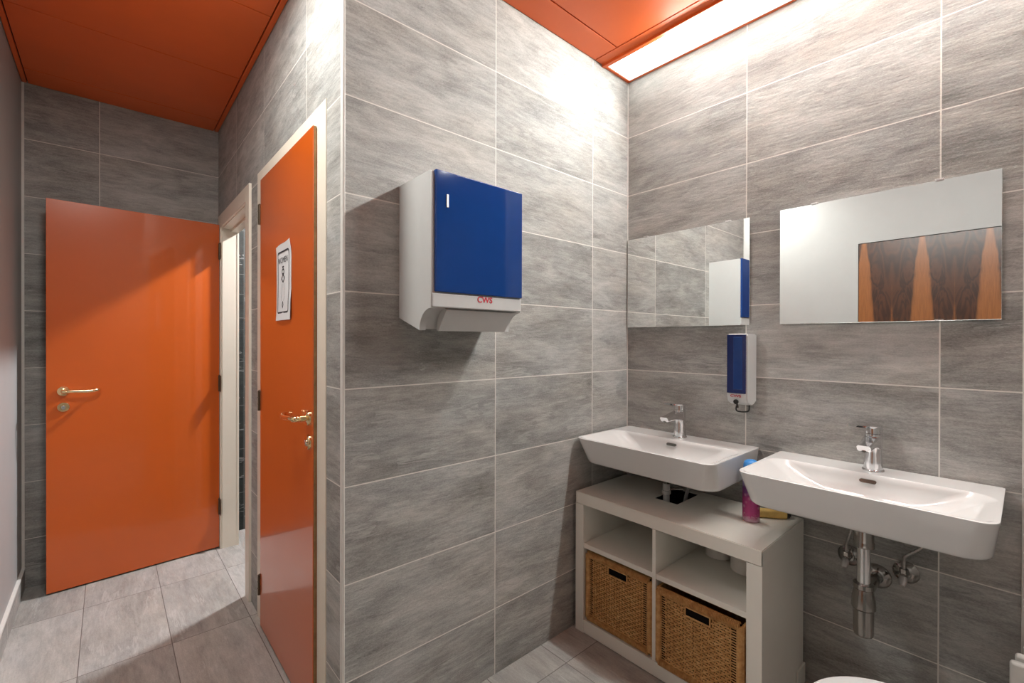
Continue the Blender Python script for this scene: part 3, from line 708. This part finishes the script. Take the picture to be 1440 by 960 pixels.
# waste bin at the bottom edge
R_, bxc, byc, hz = .182, 1.205, .155, .50
wb = thing('waste_bin', (bxc, byc, 0), 'round white bin whose pale lid just shows at the bottom edge', 'bin')
finish('bin_body', lathe(BM(), (bxc, byc, 0), (0, 0, 1), [(0, .155), (.01, .16), (.47, .176), (.482, .176)], 48), MT['plastic'], wb, smooth=40)
finish('lid', lathe(BM(), (bxc, byc, .482), (0, 0, 1), [(0, R_), (.014, R_+.002), (.019, R_), (.022, R_-.004), (.024, R_-.02), (.026, R_-.06), (.027, 0)], 64), MT['plastic'], wb, 'smooth pale round lid', smooth=40)

# radiator end at the right edge of the picture
ra = thing('radiator', (1.95, -.02, .2), 'white column radiator, its end just showing at the bottom right corner', 'radiator')
for i, (x, ye, zt) in enumerate(((1.832, .028, .447), (1.872, .0185, .452), (1.93, .004, .455), (1.99, -.002, .455))):
    finish('column', bx(x-.012, x+.012, ye-.07, ye, .12, zt, bev=.009, seg=4), MT['trim'], ra, smooth=40)
finish('manifold', bx(1.835, 1.99, -.045, -.018, .15, .18, bev=.006, seg=3), MT['trim'], ra, smooth=40)
finish('foot', bx(1.88, 1.91, -.045, -.018, 0, .16, bev=.004), MT['trim'], ra, smooth=40)

# ================================================================== WOMEN sign on door 2
PX = XC-.0170
sg = thing('paper_sign', (PX, 1.938, 1.54), 'white WOMEN paper sign taped to the closed orange door', 'sign')
ny, nz = 8, 24; ya, yb_, za, zb = 2.038, 1.838, 1.386, 1.692
def wavy(fy, fz): return -.0012-.004*max(0, math.sin(fz*PI*2.3+.4))*fy-.006*max(0, 1-fz*7)*(1-abs(fy-.5))-.003*max(0, fz*8-7)
def ppos(fy, fz, lift=0.0):
    y = ya+(yb_-ya)*fy + .004*math.sin(fz*9)*(.5-fy)*.6
    z = za+(zb-za)*fz - (.010*(1-fy)*fz - .006*math.sin(fy*PI*2)*.4 if fz > .97 else 0)
    return (PX+wavy(fy, fz)-lift, y, z)
b = BM()
F = [[b.verts.new(ppos(i/ny, j/nz)) for j in range(nz+1)] for i in range(ny+1)]
G = [[b.verts.new((v.co.x+.0003, v.co.y, v.co.z)) for v in r] for r in F]
for i in range(ny):
    for j in range(nz):
        b.faces.new((F[i][j], F[i+1][j], F[i+1][j+1], F[i][j+1])); b.faces.new((G[i][j], G[i][j+1], G[i+1][j+1], G[i+1][j]))
for j in range(nz):
    for i in (0, ny): b.faces.new((F[i][j], F[i][j+1], G[i][j+1], G[i][j]))
for i in range(ny):
    for j in (0, nz): b.faces.new((F[i][j], G[i][j], G[i+1][j], F[i+1][j]))
finish('sheet', b, MT['paper'], sg, smooth=60)
b = BM()
def ink(pts, w=.0022, closed=False):
    P = [Vector(ppos(*p, .0004)) for p in pts]
    if closed: P.append(P[0])
    for p, q in zip(P, P[1:]):
        d = (q-p); L_ = d.length
        if L_ < 1e-6: continue
        d.normalize(); s = Vector((0, -d.z, d.y))*w/2; e = d*w*.3; o = Vector((-.0003, 0, 0))
        vs = [b.verts.new(x) for x in (p-e-s+o, q+e-s+o, q+e+s+o, p-e+s+o)]; b.faces.new(vs)
Wd, Hd = .206, .315
brd = []
for cy_, cz_, a0 in ((.86-.045, .10+.03, -90), (.86-.045, .885-.03, 0), (.12+.045, .885-.03, 90), (.12+.045, .10+.03, 180)):
    brd += [(cy_+.045*math.cos(math.radians(a0+15*k)), cz_+.03*math.sin(math.radians(a0+15*k))) for k in range(7)]
full = []
for p, q in zip(brd, brd[1:]+brd[:1]):
    n = max(1, int(abs(q[1]-p[1])*24)); full += [(p[0]+(q[0]-p[0])*k/n, p[1]+(q[1]-p[1])*k/n) for k in range(n)]
ink(full, .0062, True)
# figure: round head, dress-like body, feet
hc = (.47, .625); ink([(hc[0]+.07*math.cos(2*PI*k/12), hc[1]+.032*math.sin(2*PI*k/12)) for k in range(12)], .006, True)
ink([(.47, .59), (.36, .54), (.47, .49), (.58, .54)], .006, True)
ink([(.40, .47), (.37, .40), (.36, .30), (.40, .25)], .0016); ink([(.54, .47), (.57, .40), (.58, .30), (.54, .25)], .0016)
ink([(.47, .24), (.43, .20), (.47, .16), (.51, .20)], .005, True)
ink([(.47, .665), (.42, .69), (.52, .69)], .004, True)
finish('symbol_print', b, MT['ink'], sg, 'thin black border and figure symbol')
tx = text_bm('WOMEN', .033, (PX-.0035, ya+(yb_-ya)*.49, za+(zb-za)*.77), (0, -1, 0), (0, 0, 1), .0002, 1.0, -.004)
finish('sign_text', tx, MT['ink'], sg, 'WOMEN in black capitals')
